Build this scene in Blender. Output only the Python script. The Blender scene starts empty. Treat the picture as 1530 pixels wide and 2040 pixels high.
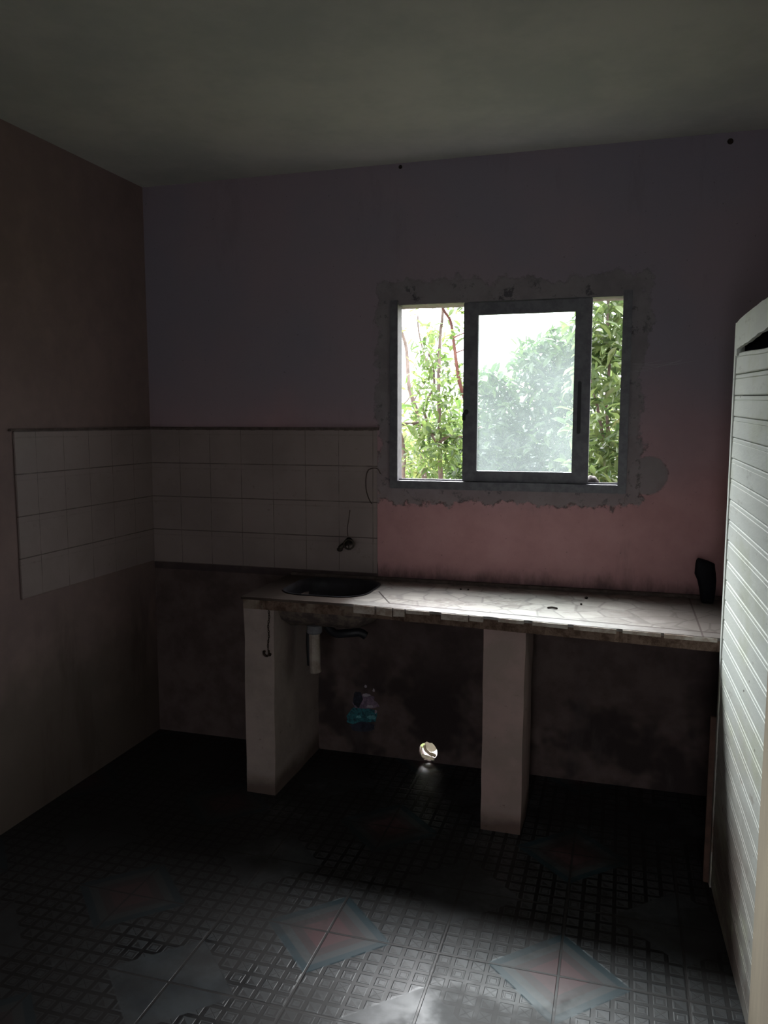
import bpy, bmesh, math, random
from mathutils import Vector, Matrix, noise
C = bpy.context.scene
COL = C.collection
rnd = random.Random(7)

# ---------------------------------------------------------------- camera
F_PX, EYE = 1600.0, 1.5
YAW, PITCH = math.radians(16.5), math.radians(-6.5)
cd = bpy.data.cameras.new('camera'); cam = bpy.data.objects.new('camera', cd); COL.objects.link(cam)
cd.sensor_fit = 'VERTICAL'; cd.sensor_height = 24.0; cd.lens = 24.0 * F_PX / 2040.0
cd.clip_start = .02; cd.clip_end = 500
cam.location = (0, 0, EYE); cam.rotation_euler = (math.pi/2 + PITCH, 0, YAW)
C.camera = cam
_fw = Vector((-math.sin(YAW)*math.cos(PITCH), math.cos(YAW)*math.cos(PITCH), math.sin(PITCH)))
_rt = Vector((math.cos(YAW), math.sin(YAW), 0)); _up = _rt.cross(_fw)
def at(px, py, Y):
    """where the sight line of a photo pixel meets the plane y = Y"""
    d = _fw + _rt*((px-765)/F_PX) - _up*((py-1020)/F_PX)
    return Vector((0, 0, EYE)) + d*(Y/d.y)

# ---------------------------------------------------------------- sky, light, exposure
SKY_LOW, SKY_HIGH, GLOW = 4.0, 12.0, 110.0      # veiled sun: a broad bright region of thin cloud in front of the window wall
w = bpy.data.worlds.new('sky'); C.world = w; w.use_nodes = True
nt = w.node_tree; nt.nodes.clear()
def wn(t, **k):
    n = nt.nodes.new(t)
    for a, b in k.items(): setattr(n, a, b)
    return n
tc = wn('ShaderNodeTexCoord'); sp = wn('ShaderNodeSeparateXYZ'); nt.links.new(tc.outputs['Generated'], sp.inputs[0])
mr = wn('ShaderNodeMapRange', interpolation_type='SMOOTHSTEP')
mr.inputs[1].default_value = 0.05; mr.inputs[2].default_value = 0.75; mr.inputs[3].default_value = SKY_LOW; mr.inputs[4].default_value = SKY_HIGH
nt.links.new(sp.outputs[2], mr.inputs[0])
dp_ = wn('ShaderNodeVectorMath', operation='DOT_PRODUCT'); nt.links.new(tc.outputs['Generated'], dp_.inputs[0]); dp_.inputs[1].default_value = Vector((-.22, .68, .70)).normalized()
mx_ = wn('ShaderNodeMath', operation='MAXIMUM'); nt.links.new(dp_.outputs['Value'], mx_.inputs[0]); mx_.inputs[1].default_value = 0
pw_ = wn('ShaderNodeMath', operation='POWER'); nt.links.new(mx_.outputs[0], pw_.inputs[0]); pw_.inputs[1].default_value = 15
ma_ = wn('ShaderNodeMath', operation='MULTIPLY_ADD'); nt.links.new(pw_.outputs[0], ma_.inputs[0]); ma_.inputs[1].default_value = GLOW; nt.links.new(mr.outputs[0], ma_.inputs[2])
bg = wn('ShaderNodeBackground'); bg.inputs[0].default_value = (.98, .98, 1, 1); nt.links.new(ma_.outputs[0], bg.inputs[1])
wo = wn('ShaderNodeOutputWorld'); nt.links.new(bg.outputs[0], wo.inputs[0])
C.view_settings.view_transform = 'Standard'; C.view_settings.look = 'None'
C.view_settings.exposure = 0.0; C.view_settings.gamma = 1.0; C.view_settings.use_curve_mapping = False
C.cycles.use_denoising = True
C.cycles.max_bounces = 16; C.cycles.diffuse_bounces = 10; C.cycles.transparent_max_bounces = 16
C.cycles.sample_clamp_indirect = 6.0; C.cycles.caustics_reflective = False
# daylight portal in the window opening: only guides sampling of the sky, gives no light of its own
def portal(x0, x1, z0, z1, y):
    l = bpy.data.lights.new('window_portal', 'AREA'); l.shape = 'RECTANGLE'; l.size = x1-x0; l.size_y = z1-z0
    l.cycles.is_portal = True
    o = bpy.data.objects.new('window_portal', l); COL.objects.link(o)
    o.location = ((x0+x1)/2, y, (z0+z1)/2); o.rotation_euler = (-math.pi/2, 0, 0)
portal(-.97, .03, 1.2, 2.03, 3.50)

# ---------------------------------------------------------------- material helpers
class M:
    def __init__(s, name, rough=.9, spec=.3, metal=0):
        s.m = bpy.data.materials.new(name); s.m.use_nodes = True; s.t = s.m.node_tree
        s.b = s.t.nodes['Principled BSDF']; s.out = s.t.nodes['Material Output']
        s.b.inputs['Roughness'].default_value = rough; s.b.inputs['Specular IOR Level'].default_value = spec
        s.b.inputs['Metallic'].default_value = metal
        s._p = None
    def n(s, t, **k):
        n = s.t.nodes.new(t)
        for a, b in k.items(): setattr(n, a, b)
        return n
    def pos(s):
        if s._p is None:
            c = s.n('ShaderNodeTexCoord'); x = s.n('ShaderNodeSeparateXYZ'); s.t.links.new(c.outputs['Object'], x.inputs[0])
            s._p = (c.outputs['Object'], x.outputs[0], x.outputs[1], x.outputs[2])
        return s._p
    def put(s, sock, v):
        if isinstance(v, bpy.types.NodeSocket): s.t.links.new(v, sock)
        elif isinstance(v, (tuple, list)): sock.default_value = tuple(v) + ((1,) if len(v) == 3 and sock.type == 'RGBA' else ())
        else: sock.default_value = v
    def math(s, op, a, b=0.0, c=None):
        n = s.n('ShaderNodeMath', operation=op); s.put(n.inputs[0], a); s.put(n.inputs[1], b)
        if c is not None: s.put(n.inputs[2], c)
        return n.outputs[0]
    def add(s, a, b): return s.math('ADD', a, b)
    def sub(s, a, b): return s.math('SUBTRACT', a, b)
    def mul(s, a, b): return s.math('MULTIPLY', a, b)
    def mx(s, a, b): return s.math('MAXIMUM', a, b)
    def mn(s, a, b): return s.math('MINIMUM', a, b)
    def ab(s, a): return s.math('ABSOLUTE', a)
    def lt(s, a, b): return s.math('LESS_THAN', a, b)
    def gt(s, a, b): return s.math('GREATER_THAN', a, b)
    def step(s, v, lo, hi, a=0.0, b=1.0):
        n = s.n('ShaderNodeMapRange', interpolation_type='SMOOTHSTEP'); s.put(n.inputs[0], v)
        for i, q in enumerate((lo, hi, a, b)): s.put(n.inputs[i+1], q)
        return n.outputs[0]
    def noise(s, scale, detail=4, rough=.6, vec=None, stretch=None, off=0):
        n = s.n('ShaderNodeTexNoise'); n.inputs['Scale'].default_value = scale
        n.inputs['Detail'].default_value = detail; n.inputs['Roughness'].default_value = rough
        v = vec if vec is not None else s.pos()[0]
        if stretch or off:
            mp = s.n('ShaderNodeMapping'); s.put(mp.inputs[0], v)
            if stretch: mp.inputs['Scale'].default_value = stretch
            mp.inputs['Location'].default_value = (off, off*1.7, off*.3); v = mp.outputs[0]
        s.put(n.inputs['Vector'], v); return n.outputs['Fac']
    def mix(s, f, a, b):
        n = s.n('ShaderNodeMix', data_type='RGBA'); s.put(n.inputs[0], f); s.put(n.inputs[6], a); s.put(n.inputs[7], b)
        return n.outputs[2]
    def color(s, v): s.put(s.b.inputs['Base Color'], v); return s
    def bump(s, h, strength=.3, dist=.01):
        n = s.n('ShaderNodeBump'); n.inputs['Strength'].default_value = strength; n.inputs['Distance'].default_value = dist
        s.put(n.inputs['Height'], h); s.put(s.b.inputs['Normal'], n.outputs[0]); return s

def simple(name, c1, c2=None, scale=8, rough=.85, spec=.3, metal=0, bump=.2, lo=.35, hi=.65, stretch=None):
    m = M(name, rough, spec, metal)
    n1 = m.noise(scale, 5, .65, stretch=stretch)
    m.color(m.mix(m.step(n1, lo, hi), c1, c2 or tuple(q*.7 for q in c1)))
    if bump: m.bump(n1, bump, .004)
    return m.m

# ---------------------------------------------------------------- mesh helpers
def finish(name, bm, mat, parent=None, smooth=False, kind=None):
    me = bpy.data.meshes.new(name); bmesh.ops.recalc_face_normals(bm, faces=bm.faces); bm.to_mesh(me); bm.free()
    if mat: me.materials.append(mat)
    if smooth:
        for p in me.polygons: p.use_smooth = True
    o = bpy.data.objects.new(name, me); COL.objects.link(o)
    if parent:
        o.parent = parent; o.matrix_parent_inverse = Matrix.Translation(-Vector(parent.location))
    if kind: o['kind'] = kind
    return o
def thing(name, label, cat, loc=(0,0,0), group=None):
    o = bpy.data.objects.new(name, None); COL.objects.link(o); o.location = loc; o.empty_display_size = .05
    o['label'] = label; o['category'] = cat
    if group: o['group'] = group
    return o
def tag(o, label, cat, group=None, kind=None):
    o['label'] = label; o['category'] = cat
    if group: o['group'] = group
    if kind: o['kind'] = kind
    return o
def box(bm, x0, x1, y0, y1, z0, z1, bevel=0):
    r = bmesh.ops.create_cube(bm, size=1)
    for v in r['verts']:
        v.co = Vector((x0 if v.co.x < 0 else x1, y0 if v.co.y < 0 else y1, z0 if v.co.z < 0 else z1))
    if bevel:
        es = list({e for v in r['verts'] for e in v.link_edges})
        bmesh.ops.bevel(bm, geom=es, offset=bevel, segments=2, affect='EDGES')
def tube(bm, pts, rads, seg=10, cap=True):
    pts = [Vector(p) for p in pts]
    if not isinstance(rads, (list, tuple)): rads = [rads]*len(pts)
    rings = []; prev = None
    for i, p in enumerate(pts):
        d = (pts[min(i+1, len(pts)-1)] - pts[max(i-1, 0)]).normalized()
        if prev is None:
            a = d.orthogonal().normalized()
        else:
            a = (prev - d*prev.dot(d))
            a = a.normalized() if a.length > 1e-6 else d.orthogonal().normalized()
        prev = a; b = d.cross(a)
        rings.append([bm.verts.new(p + (a*math.cos(t) + b*math.sin(t))*rads[i]) for t in [2*math.pi*k/seg for k in range(seg)]])
    for r0, r1 in zip(rings, rings[1:]):
        for k in range(seg): bm.faces.new((r0[k], r0[(k+1) % seg], r1[(k+1) % seg], r1[k]))
    if cap: bm.faces.new(rings[0][::-1]); bm.faces.new(rings[-1])
def spline(pts, n=6):
    P = [Vector(p) for p in pts]; out = []
    for i in range(len(P)-1):
        a, b, c, d = P[max(i-1,0)], P[i], P[i+1], P[min(i+2,len(P)-1)]
        for k in range(n):
            t = k/n
            out.append(.5*((2*b) + (c-a)*t + (2*a-5*b+4*c-d)*t*t + (3*b-a-3*c+d)*t**3))
    out.append(P[-1]); return out
def lathe(bm, prof, center, axis='Z', seg=24):
    rings = []
    for r, h in prof:
        ring = []
        for k in range(seg):
            t = 2*math.pi*k/seg; a, b = r*math.cos(t), r*math.sin(t)
            v = {'Z': (a, b, h), 'Y': (a, h, b), 'X': (h, a, b)}[axis]
            ring.append(bm.verts.new(Vector(center)+Vector(v)))
        rings.append(ring)
    for r0, r1 in zip(rings, rings[1:]):
        for k in range(seg): bm.faces.new((r0[k], r0[(k+1)%seg], r1[(k+1)%seg], r1[k]))
    bm.faces.new(rings[0][::-1]); bm.faces.new(rings[-1])
def prism(bm, poly, z0, z1):
    lo = [bm.verts.new((x, y, z0)) for x, y in poly]; hi = [bm.verts.new((x, y, z1)) for x, y in poly]
    n = len(poly)
    bm.faces.new(lo[::-1]); bm.faces.new(hi)
    for k in range(n): bm.faces.new((lo[k], lo[(k+1)%n], hi[(k+1)%n], hi[k]))
def cut(o, cutter):
    md = o.modifiers.new('cut', 'BOOLEAN'); md.object = cutter; md.solver = 'EXACT'; md.operation = 'DIFFERENCE'
    bpy.context.view_layer.update()
    me = bpy.data.meshes.new_from_object(o.evaluated_get(bpy.context.evaluated_depsgraph_get()))
    o.modifiers.clear(); old = o.data; o.data = me; bpy.data.meshes.remove(old)
    bpy.data.objects.remove(cutter)
def roundrect(x0, x1, y0, y1, r, n=8):
    out = []
    for cx, cy, a0 in ((x1-r, y1-r, 0), (x0+r, y1-r, 90), (x0+r, y0+r, 180), (x1-r, y0+r, 270)):
        for k in range(n+1):
            a = math.radians(a0 + 90*k/n); out.append((cx+r*math.cos(a), cy+r*math.sin(a)))
    return out

D = 3.318            # inner face of the back wall
LX = -2.126          # inner face of the left wall
CEIL = 2.55
WX0, WX1, WZ0, WZ1 = -.92, -.015, 1.245, 1.98      # clear window opening
COUNTER = .81

# ---------------------------------------------------------------- wall materials
def wall_back_material():
    m = M('old painted plaster', .93, .15); P, x, y, z = m.pos()
    nb = m.noise(1.6, 3, .5); nm = m.noise(7, 5, .65, off=3); nf = m.noise(38, 4, .6); ns = m.noise(5, 5, .7, stretch=(1, 1, .25), off=9)
    haze_mauve = m.mix(m.step(nb, .35, .65), (.28, .25, .30), (.32, .26, .30))  # lens-flare haze put into the upper wall colour as a mauve tint
    pink = m.mix(m.step(nm, .3, .7), (.46, .25, .26), (.53, .30, .31))
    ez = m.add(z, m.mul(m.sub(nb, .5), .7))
    paint = m.mix(m.step(ez, 1.1, 1.75), pink, haze_mauve)
    # grey cement rendered round the window when it was put in
    dx = m.sub(m.ab(m.sub(x, (WX0+WX1)/2)), (WX1-WX0)/2); dz = m.sub(m.ab(m.sub(z, (WZ0+WZ1)/2)), (WZ1-WZ0)/2)
    dist = m.mx(dx, dz)
    edge = m.add(dist, m.mul(m.sub(m.noise(6, 6, .7, off=5), .5), .22))
    patch = m.step(edge, .085, .1, 1, 0)
    cx = m.sub(x, .10); cz = m.sub(z, 1.285)       # round dab of cement right of the sill
    rr = m.math('SQRT', m.add(m.mul(cx, cx), m.mul(cz, cz)))
    dab = m.step(m.add(rr, m.mul(m.sub(nm, .5), .03)), .07, .078, 1, 0)
    patch = m.mx(patch, dab)
    cement = m.mix(m.step(nm, .35, .7), (.27, .25, .26), (.20, .18, .19))
    colr = m.mix(m.mul(patch, .85), paint, cement)
    rim = m.mul(m.mx(m.mul(m.step(m.ab(m.sub(edge, .092)), 0, .012, 1, 0), m.step(z, 1.2, 1.6, 1, .25)), m.step(m.ab(m.sub(rr, .075)), 0, .006, .8, 0)), m.step(nf, .45, .6))
    colr = m.mix(m.mul(rim, .7), colr, (.05, .045, .045))
    mould = m.mul(m.step(edge, .02, .13, 1, 0), m.step(m.noise(16, 6, .75, off=1), .56, .64))
    colr = m.mix(m.mul(mould, .75), colr, (.05, .05, .06))
    # bare dirty plaster below the tiles and under the counter
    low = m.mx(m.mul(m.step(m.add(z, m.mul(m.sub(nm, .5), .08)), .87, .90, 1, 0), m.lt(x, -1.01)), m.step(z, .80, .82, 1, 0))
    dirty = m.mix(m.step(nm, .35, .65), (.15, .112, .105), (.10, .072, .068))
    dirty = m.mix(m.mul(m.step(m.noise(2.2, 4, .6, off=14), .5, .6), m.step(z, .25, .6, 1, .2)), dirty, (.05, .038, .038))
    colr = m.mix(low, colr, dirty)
    # black mould rising off the worktop joint
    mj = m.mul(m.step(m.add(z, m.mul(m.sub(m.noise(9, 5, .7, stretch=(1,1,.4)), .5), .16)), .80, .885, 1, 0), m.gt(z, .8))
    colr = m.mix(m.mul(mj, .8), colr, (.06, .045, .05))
    st = m.mul(m.step(ns, .56, .7), m.step(z, 0, 1.3, .55, .15))
    colr = m.mix(st, colr, (.10, .08, .08))
    sc = m.mul(m.step(m.noise(60, 3, .7, off=4), .68, .72), .5)      # specks
    colr = m.mix(sc, colr, (.07, .06, .06))
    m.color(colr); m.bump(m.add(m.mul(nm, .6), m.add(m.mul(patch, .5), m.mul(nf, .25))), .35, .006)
    return m.m
def wall_side_material(name, c1, c2):
    m = M(name, .93, .15); P, x, y, z = m.pos()
    nm = m.noise(4, 5, .65); ns = m.noise(4, 5, .7, stretch=(1, 1, .2), off=2)
    colr = m.mix(m.step(nm, .3, .7), c1, c2)
    damp = m.step(m.add(z, m.mul(m.sub(m.noise(2.2, 4, .6, off=6), .5), 1.0)), .3, .75, .75, 0)
    colr = m.mix(damp, colr, (.10, .085, .07))
    colr = m.mix(m.mul(m.step(ns, .55, .7), m.step(z, .5, .85, .6, .1)), colr, (.09, .07, .06))
    m.color(colr); m.bump(m.noise(18, 5, .6), .25, .005); return m.m
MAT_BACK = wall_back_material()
MAT_LEFT = wall_side_material('brownish plaster', (.255, .185, .17), (.205, .15, .142))
MAT_CEIL = simple('grey green limewashed concrete', (.56, .56, .51), (.46, .475, .44), 2.2, .95, .1, bump=.15)

def floor_material():
    m = M('patterned ceramic floor', .42, .32); P, x, y, z = m.pos()
    T = .3335
    u = m.math('DIVIDE', m.add(x, .455), T); v = m.math('DIVIDE', m.sub(y, 1.755), .322)
    # position inside a cell that is two tiles wide, diamonds sit on tile corners
    def wrap(a, per): return m.math('WRAP', a, per/2, -per/2)
    # plain diamonds on corners (even, even), coloured ones on corners (odd, odd)
    pd = m.add(m.ab(wrap(u, 2)), m.ab(wrap(v, 2)))
    cdm = m.add(m.ab(wrap(m.add(u, 1), 2)), m.ab(wrap(m.add(v, 1), 2)))
    gl = m.mn(m.ab(wrap(u, 1)), m.ab(wrap(v, 1)))
    grout = m.step(gl, .008, .014, 1, 0)
    # relief of small squares
    K = 7
    su = m.mul(u, K); sv = m.mul(v, K)
    qa = m.ab(wrap(m.add(su, .5), 1)); qb = m.ab(wrap(m.add(sv, .5), 1)); q = m.mx(qa, qb)
    cell = m.n('ShaderNodeTexWhiteNoise', noise_dimensions='2D'); cb = m.n('ShaderNodeCombineXYZ')
    m.put(cb.inputs[0], m.math('FLOOR', su)); m.put(cb.inputs[1], m.math('FLOOR', sv)); m.put(cell.inputs['Vector'], cb.outputs[0])
    r = cell.outputs['Value']
    square = m.step(q, .34, .39, 1, 0)
    ring = m.mul(m.step(q, .17, .2), m.step(q, .28, .31, 1, 0))
    tri = m.mul(m.lt(m.add(wrap(m.add(su, .5), 1), wrap(m.add(sv, .5), 1)), -.03), m.step(q, .24, .27, 1, 0))
    cross = m.mul(m.step(m.ab(m.sub(qa, qb)), .03, .05, 1, 0), m.step(q, .3, .33, 1, 0))
    a = m.mul(ring, m.lt(r, .35)); b = m.mul(tri, m.mul(m.gt(r, .35), m.lt(r, .7))); c = m.mul(cross, m.gt(r, .7))
    motif = m.mx(a, m.mx(b, c))
    nz = m.noise(9, 5, .6); nz2 = m.noise(70, 3, .6)
    small = m.mix(square, (.008, .008, .009), m.mix(motif, (.055, .060, .064), (.028, .028, .030)))
    plain = m.mix(m.step(nz, .35, .65), (.058, .065, .070), (.034, .038, .042))
    ringA = m.mix(m.step(cdm, .24, .26), (.10, .052, .056), m.mix(m.step(cdm, .36, .38), (.060, .045, .048), m.mix(m.step(cdm, .47, .49), (.060, .068, .072), (.018, .042, .054))))
    colr = m.mix(m.step(pd, .58, .59, 1, 0), small, plain)
    colr = m.mix(m.step(cdm, .58, .59, 1, 0), colr, ringA)
    colr = m.mix(grout, colr, (.03, .028, .028))
    dirt_dim = m.step(m.add(m.noise(2.4, 6, .65, off=4), m.step(x, -1.6, -.8, .22, 0)), .40, .62)  # random dirt, plus the dimness of the left floor put into the colour
    colr = m.mix(m.mul(dirt_dim, .7), colr, (.016, .013, .012))
    m.color(colr)
    inside = m.mul(m.step(pd, .56, .6), m.step(cdm, .56, .6))
    h = m.mul(m.sub(m.mul(m.mul(square, m.sub(1, m.mul(motif, .6))), inside), m.mul(grout, 1.2)), m.step(dirt_dim, 0, 1, 1, .25))
    m.bump(m.add(h, m.mul(nz2, .08)), .4, .002)
    m.put(m.b.inputs['Roughness'], m.step(dirt_dim, 0, 1, .36, .6))
    return m.m

# ---------------------------------------------------------------- room shell
bm = bmesh.new(); box(bm, LX-.15, 1.75, -2.0, D+.14, -.12, 0); finish('floor', bm, floor_material(), kind='structure')
bm = bmesh.new(); box(bm, LX-.15, 1.75, -2.0, D+.14, CEIL, CEIL+.12); finish('ceiling', bm, MAT_CEIL, kind='structure')
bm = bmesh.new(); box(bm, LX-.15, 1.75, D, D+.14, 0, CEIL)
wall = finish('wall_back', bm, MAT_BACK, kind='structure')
cu = bmesh.new()                                             # window hole with a wavy mortared head
top = []
N = 60
for k in range(N+1):
    x = WX1 + .012 + (WX0-.026-WX1-.012)*k/N
    top.append((x, WZ1 + .002 - (.007*abs(noise.noise(Vector((x*34, 0, 2)))) if x < -.63 else 0)))
poly = [(WX0-.026, WZ0-.012), (WX1+.012, WZ0-.012)] + top
lo = [cu.verts.new((x, D-.1, z)) for x, z in poly]; hi = [cu.verts.new((x, D+.3, z)) for x, z in poly]
cu.faces.new(lo[::-1]); cu.faces.new(hi)
for k in range(len(poly)): cu.faces.new((lo[k], lo[(k+1)%len(poly)], hi[(k+1)%len(poly)], hi[k]))
cut(wall, finish('cutter', cu, None))
HX, HZ = -.780, .048                                         # small broken drain hole at the foot of the wall
cu = bmesh.new(); N = 22
ringp = [(HX + (.042+.006*noise.noise(Vector((k*.9, 3, 1))))*math.cos(2*math.pi*k/N), HZ + (.043+.005*noise.noise(Vector((k*.9, 7, 1))))*math.sin(2*math.pi*k/N)) for k in range(N)]
rr_ = [[cu.verts.new((HX + (x-HX)*q, yy, HZ + (z-HZ)*q)) for x, z in ringp] for yy, q in ((D-.1, 1), (D+.012, 1), (D+.2, 2.3))]   # unseen outer flare, added to let more daylight onto the plastic
cu.faces.new(rr_[0][::-1]); cu.faces.new(rr_[-1])
for lo, hi in zip(rr_, rr_[1:]):
    for k in range(N): cu.faces.new((lo[k], lo[(k+1)%N], hi[(k+1)%N], hi[k]))
cut(wall, finish('cutter', cu, None))
bm = bmesh.new(); box(bm, LX-.15, LX, -2.0, D, 0, CEIL); finish('wall_left', bm, MAT_LEFT, kind='structure')
bm = bmesh.new(); box(bm, 1.6, 1.75, -2.0, D, 0, CEIL); finish('wall_right', bm, MAT_LEFT, kind='structure')
bm = bmesh.new(); box(bm, LX-.15, -.4, -2.15, -2.0, 0, CEIL); box(bm, .22, 1.75, -2.15, -2.0, 0, CEIL); box(bm, -.4, .22, -2.15, -2.0, 2.1, CEIL)      # unseen doorway opening added behind the viewer for soft fill light
finish('wall_rear', bm, MAT_LEFT, kind='structure')

# ---------------------------------------------------------------- window
ALU = simple('dull aluminium', (.17, .17, .185), (.12, .12, .135), 30, .55, .4, .3, bump=.05)
DARKPLASTIC = simple('black plastic', (.012, .013, .017), (.02, .02, .024), 20, .5, .4, bump=.05)
win = bpy.data.objects.new('window_1', None); COL.objects.link(win); win.location = ((WX0+WX1)/2, D, WZ0); win['kind'] = 'structure'
fw = .034
bm = bmesh.new()
ya, yb = D-.012, D+.06
box(bm, WX0-fw, WX0, ya, yb, WZ0-fw, WZ1+.02, .002); box(bm, WX1, WX1+fw, ya, yb, WZ0-fw, WZ1+.02, .002)
box(bm, WX0, WX1, ya, yb, WZ0-fw, WZ0, .002); box(bm, WX0, WX1, D+.002, yb, WZ1, WZ1+.02, .002)
box(bm, WX0, WX1, D+.018, D+.022, WZ0, WZ0+.006); box(bm, WX0, WX1, D+.044, D+.048, WZ0, WZ0+.006)
finish('window_frame', bm, ALU, win)
sx0, sx1, px0, px1, pz0, pz1 = -.642, -.130, -.588, -.189, 1.285, 1.935
bm = bmesh.new(); y0, y1 = D+.004, D+.03
box(bm, sx0, px0+.006, y0, y1, WZ0+.002, WZ1-.001, .002); box(bm, px1-.006, sx1, y0, y1, WZ0+.002, WZ1-.001, .002)
box(bm, px0, px1, y0+.001, y1-.001, pz1-.006, WZ1-.002, .002); box(bm, px0, px1, y0+.001, y1-.001, WZ0+.003, pz0+.006, .002)
sash = finish('sash', bm, ALU, win)
bm = bmesh.new(); prof = roundrect(px0+.002, px1-.002, pz0+.002, pz1-.002, .012, 5)
lo = [bm.verts.new((x, D+.0145, z)) for x, z in prof]; hi = [bm.verts.new((x, D+.0185, z)) for x, z in prof]
bm.faces.new(lo[::-1]); bm.faces.new(hi)
for k in range(len(prof)): bm.faces.new((lo[k], lo[(k+1)%len(prof)], hi[(k+1)%len(prof)], hi[k]))
g = M('dusty glass'); gt = g.t
tr = g.n('ShaderNodeBsdfTransparent'); tr.inputs[0].default_value = (.93, .98, .97, 1)
tl = g.n('ShaderNodeBsdfTranslucent'); tl.inputs[0].default_value = (.75, .84, .84, 1)
mixs = g.n('ShaderNodeMixShader'); mix2 = g.n('ShaderNodeMixShader'); gl = g.n('ShaderNodeBsdfGlossy'); gl.inputs['Roughness'].default_value = .08
dust = g.add(g.step(g.noise(4, 5, .6), .3, .7, .030, .048), g.step(g.noise(120, 3, .7), .66, .72, 0, .05))
dust = g.add(dust, g.step(g.noise(30, 4, .7, stretch=(1, 1, 2.5), off=2), .60, .68, 0, .05))
dust = g.mul(dust, g.step(g.pos()[3], 1.3, 1.95, 1.0, .75))
gt.links.new(dust, mixs.inputs[0]); gt.links.new(tr.outputs[0], mixs.inputs[1]); gt.links.new(tl.outputs[0], mixs.inputs[2])
mix2.inputs[0].default_value = .03; gt.links.new(mixs.outputs[0], mix2.inputs[1]); gt.links.new(gl.outputs[0], mix2.inputs[2])
gt.links.new(mix2.outputs[0], g.out.inputs[0])
finish('pane', bm, g.m, sash)
bm = bmesh.new(); hp = roundrect(-.178, -.164, 1.447, 1.655, .0069, 5)
lo = [bm.verts.new((x, y0-.010, z)) for x, z in hp]; hi = [bm.verts.new((x, y0, z)) for x, z in hp]
bm.faces.new(lo[::-1]); bm.faces.new(hi)
for k in range(len(hp)): bm.faces.new((lo[k], lo[(k+1)%len(hp)], hi[(k+1)%len(hp)], hi[k]))
h_ = finish('handle', bm, DARKPLASTIC, sash); h_['label'] = 'black recessed pull handle'
bm = bmesh.new(); lathe(bm, [(.010, y0-.008), (.011, y0-.004), (.011, y0)], (-.628, 0, 1.535), 'Y', 14); box(bm, -.643, -.630, y0-.006, y0, 1.500, 1.532, .001)
finish('latch', bm, DARKPLASTIC, sash)
# broken lump of mortar left in the corner of the right-hand opening
bm = bmesh.new(); bmesh.ops.create_icosphere(bm, subdivisions=3, radius=1)
for v in bm.verts:
    n_ = 1 + .25*noise.noise(v.co*2.3); v.co = Vector((-.117 + v.co.x*.028*n_, D+.05 + v.co.y*.02, WZ0 + .004 + v.co.z*.028*n_))
MORTAR = simple('dark mortar', (.10, .09, .085), (.06, .055, .05), 30)
tag(finish('mortar_lump', bm, MORTAR, smooth=True), 'dark broken lump of mortar in the lower left corner of the right window opening', 'mortar')

# ---------------------------------------------------------------- wall tiles
def tile_mat(axis):
    m = M('old white wall tiles', .42, .4); P, x, y, z = m.pos()
    a, o_ = (x, LX) if axis == 'x' else (y, D)
    T = .1565
    def wrap(s_, per): return m.math('WRAP', s_, per/2, -per/2)
    ga = m.ab(wrap(m.sub(a, o_), T)); gz = m.ab(wrap(m.sub(z, 1.46), T))
    nn = m.noise(11, 4, .6); nb = m.noise(3, 4, .6, off=3)
    gv = m.mul(m.step(ga, .0008, .0022, 1, 0), m.step(nn, .35, .6, .25, .8)); gh = m.mul(m.step(gz, .001, .003, 1, 0), m.step(nn, .3, .55, .55, 1))
    base = m.mix(m.step(nb, .35, .65), (.31, .25, .24), (.26, .21, .20))
    band = m.step(m.ab(m.sub(wrap(m.sub(z, 1.46), T), -.024)), .001, .005, 1, 0)       # soft ridge under every joint
    base = m.mix(m.mul(band, m.step(m.noise(22, 4, .7, off=8), .42, .6, .1, .5)), base, (.22, .18, .17))
    base = m.mix(m.mx(gv, gh), base, (.10, .075, .07))
    base = m.mix(m.mul(m.step(m.noise(26, 5, .75, off=2), .62, .7), .45), base, (.16, .12, .11))
    m.color(base); m.bump(m.sub(0, m.add(m.mx(gv, gh), m.mul(band, .4))), .4, .002)
    return m.m
EDGEDIRT = simple('dark grime', (.075, .055, .05), (.13, .10, .09), 30)
bm = bmesh.new(); box(bm, LX+.001, -1.012, D-.008, D-.0005, .833, 1.462, .0015)
o = finish('splashback', bm, tile_mat('x')); tag(o, 'white square wall tiles on the window wall above the sink', 'wall tiles')
bm = bmesh.new(); box(bm, LX+.001, -1.004, D-.012, D, 1.462, 1.470, .001)
for k in range(50):
    x = LX + .01 + k*.0222; box(bm, x, x+.022, D-.010-.003*rnd.random(), D, 1.459-.003*rnd.random(), 1.463)
finish('grime_edge', bm, EDGEDIRT, o)
bm = bmesh.new(); box(bm, LX+.0005, LX+.008, 2.425, D-.009, .840, 1.462, .0015)
o = finish('splashback', bm, tile_mat('y')); tag(o, 'white square wall tiles on the left wall, meeting the corner', 'wall tiles')
bm = bmesh.new(); box(bm, LX, LX+.012, 2.405, D-.013, 1.462, 1.470, .001)
finish('grime_edge', bm, EDGEDIRT, o)

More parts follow.
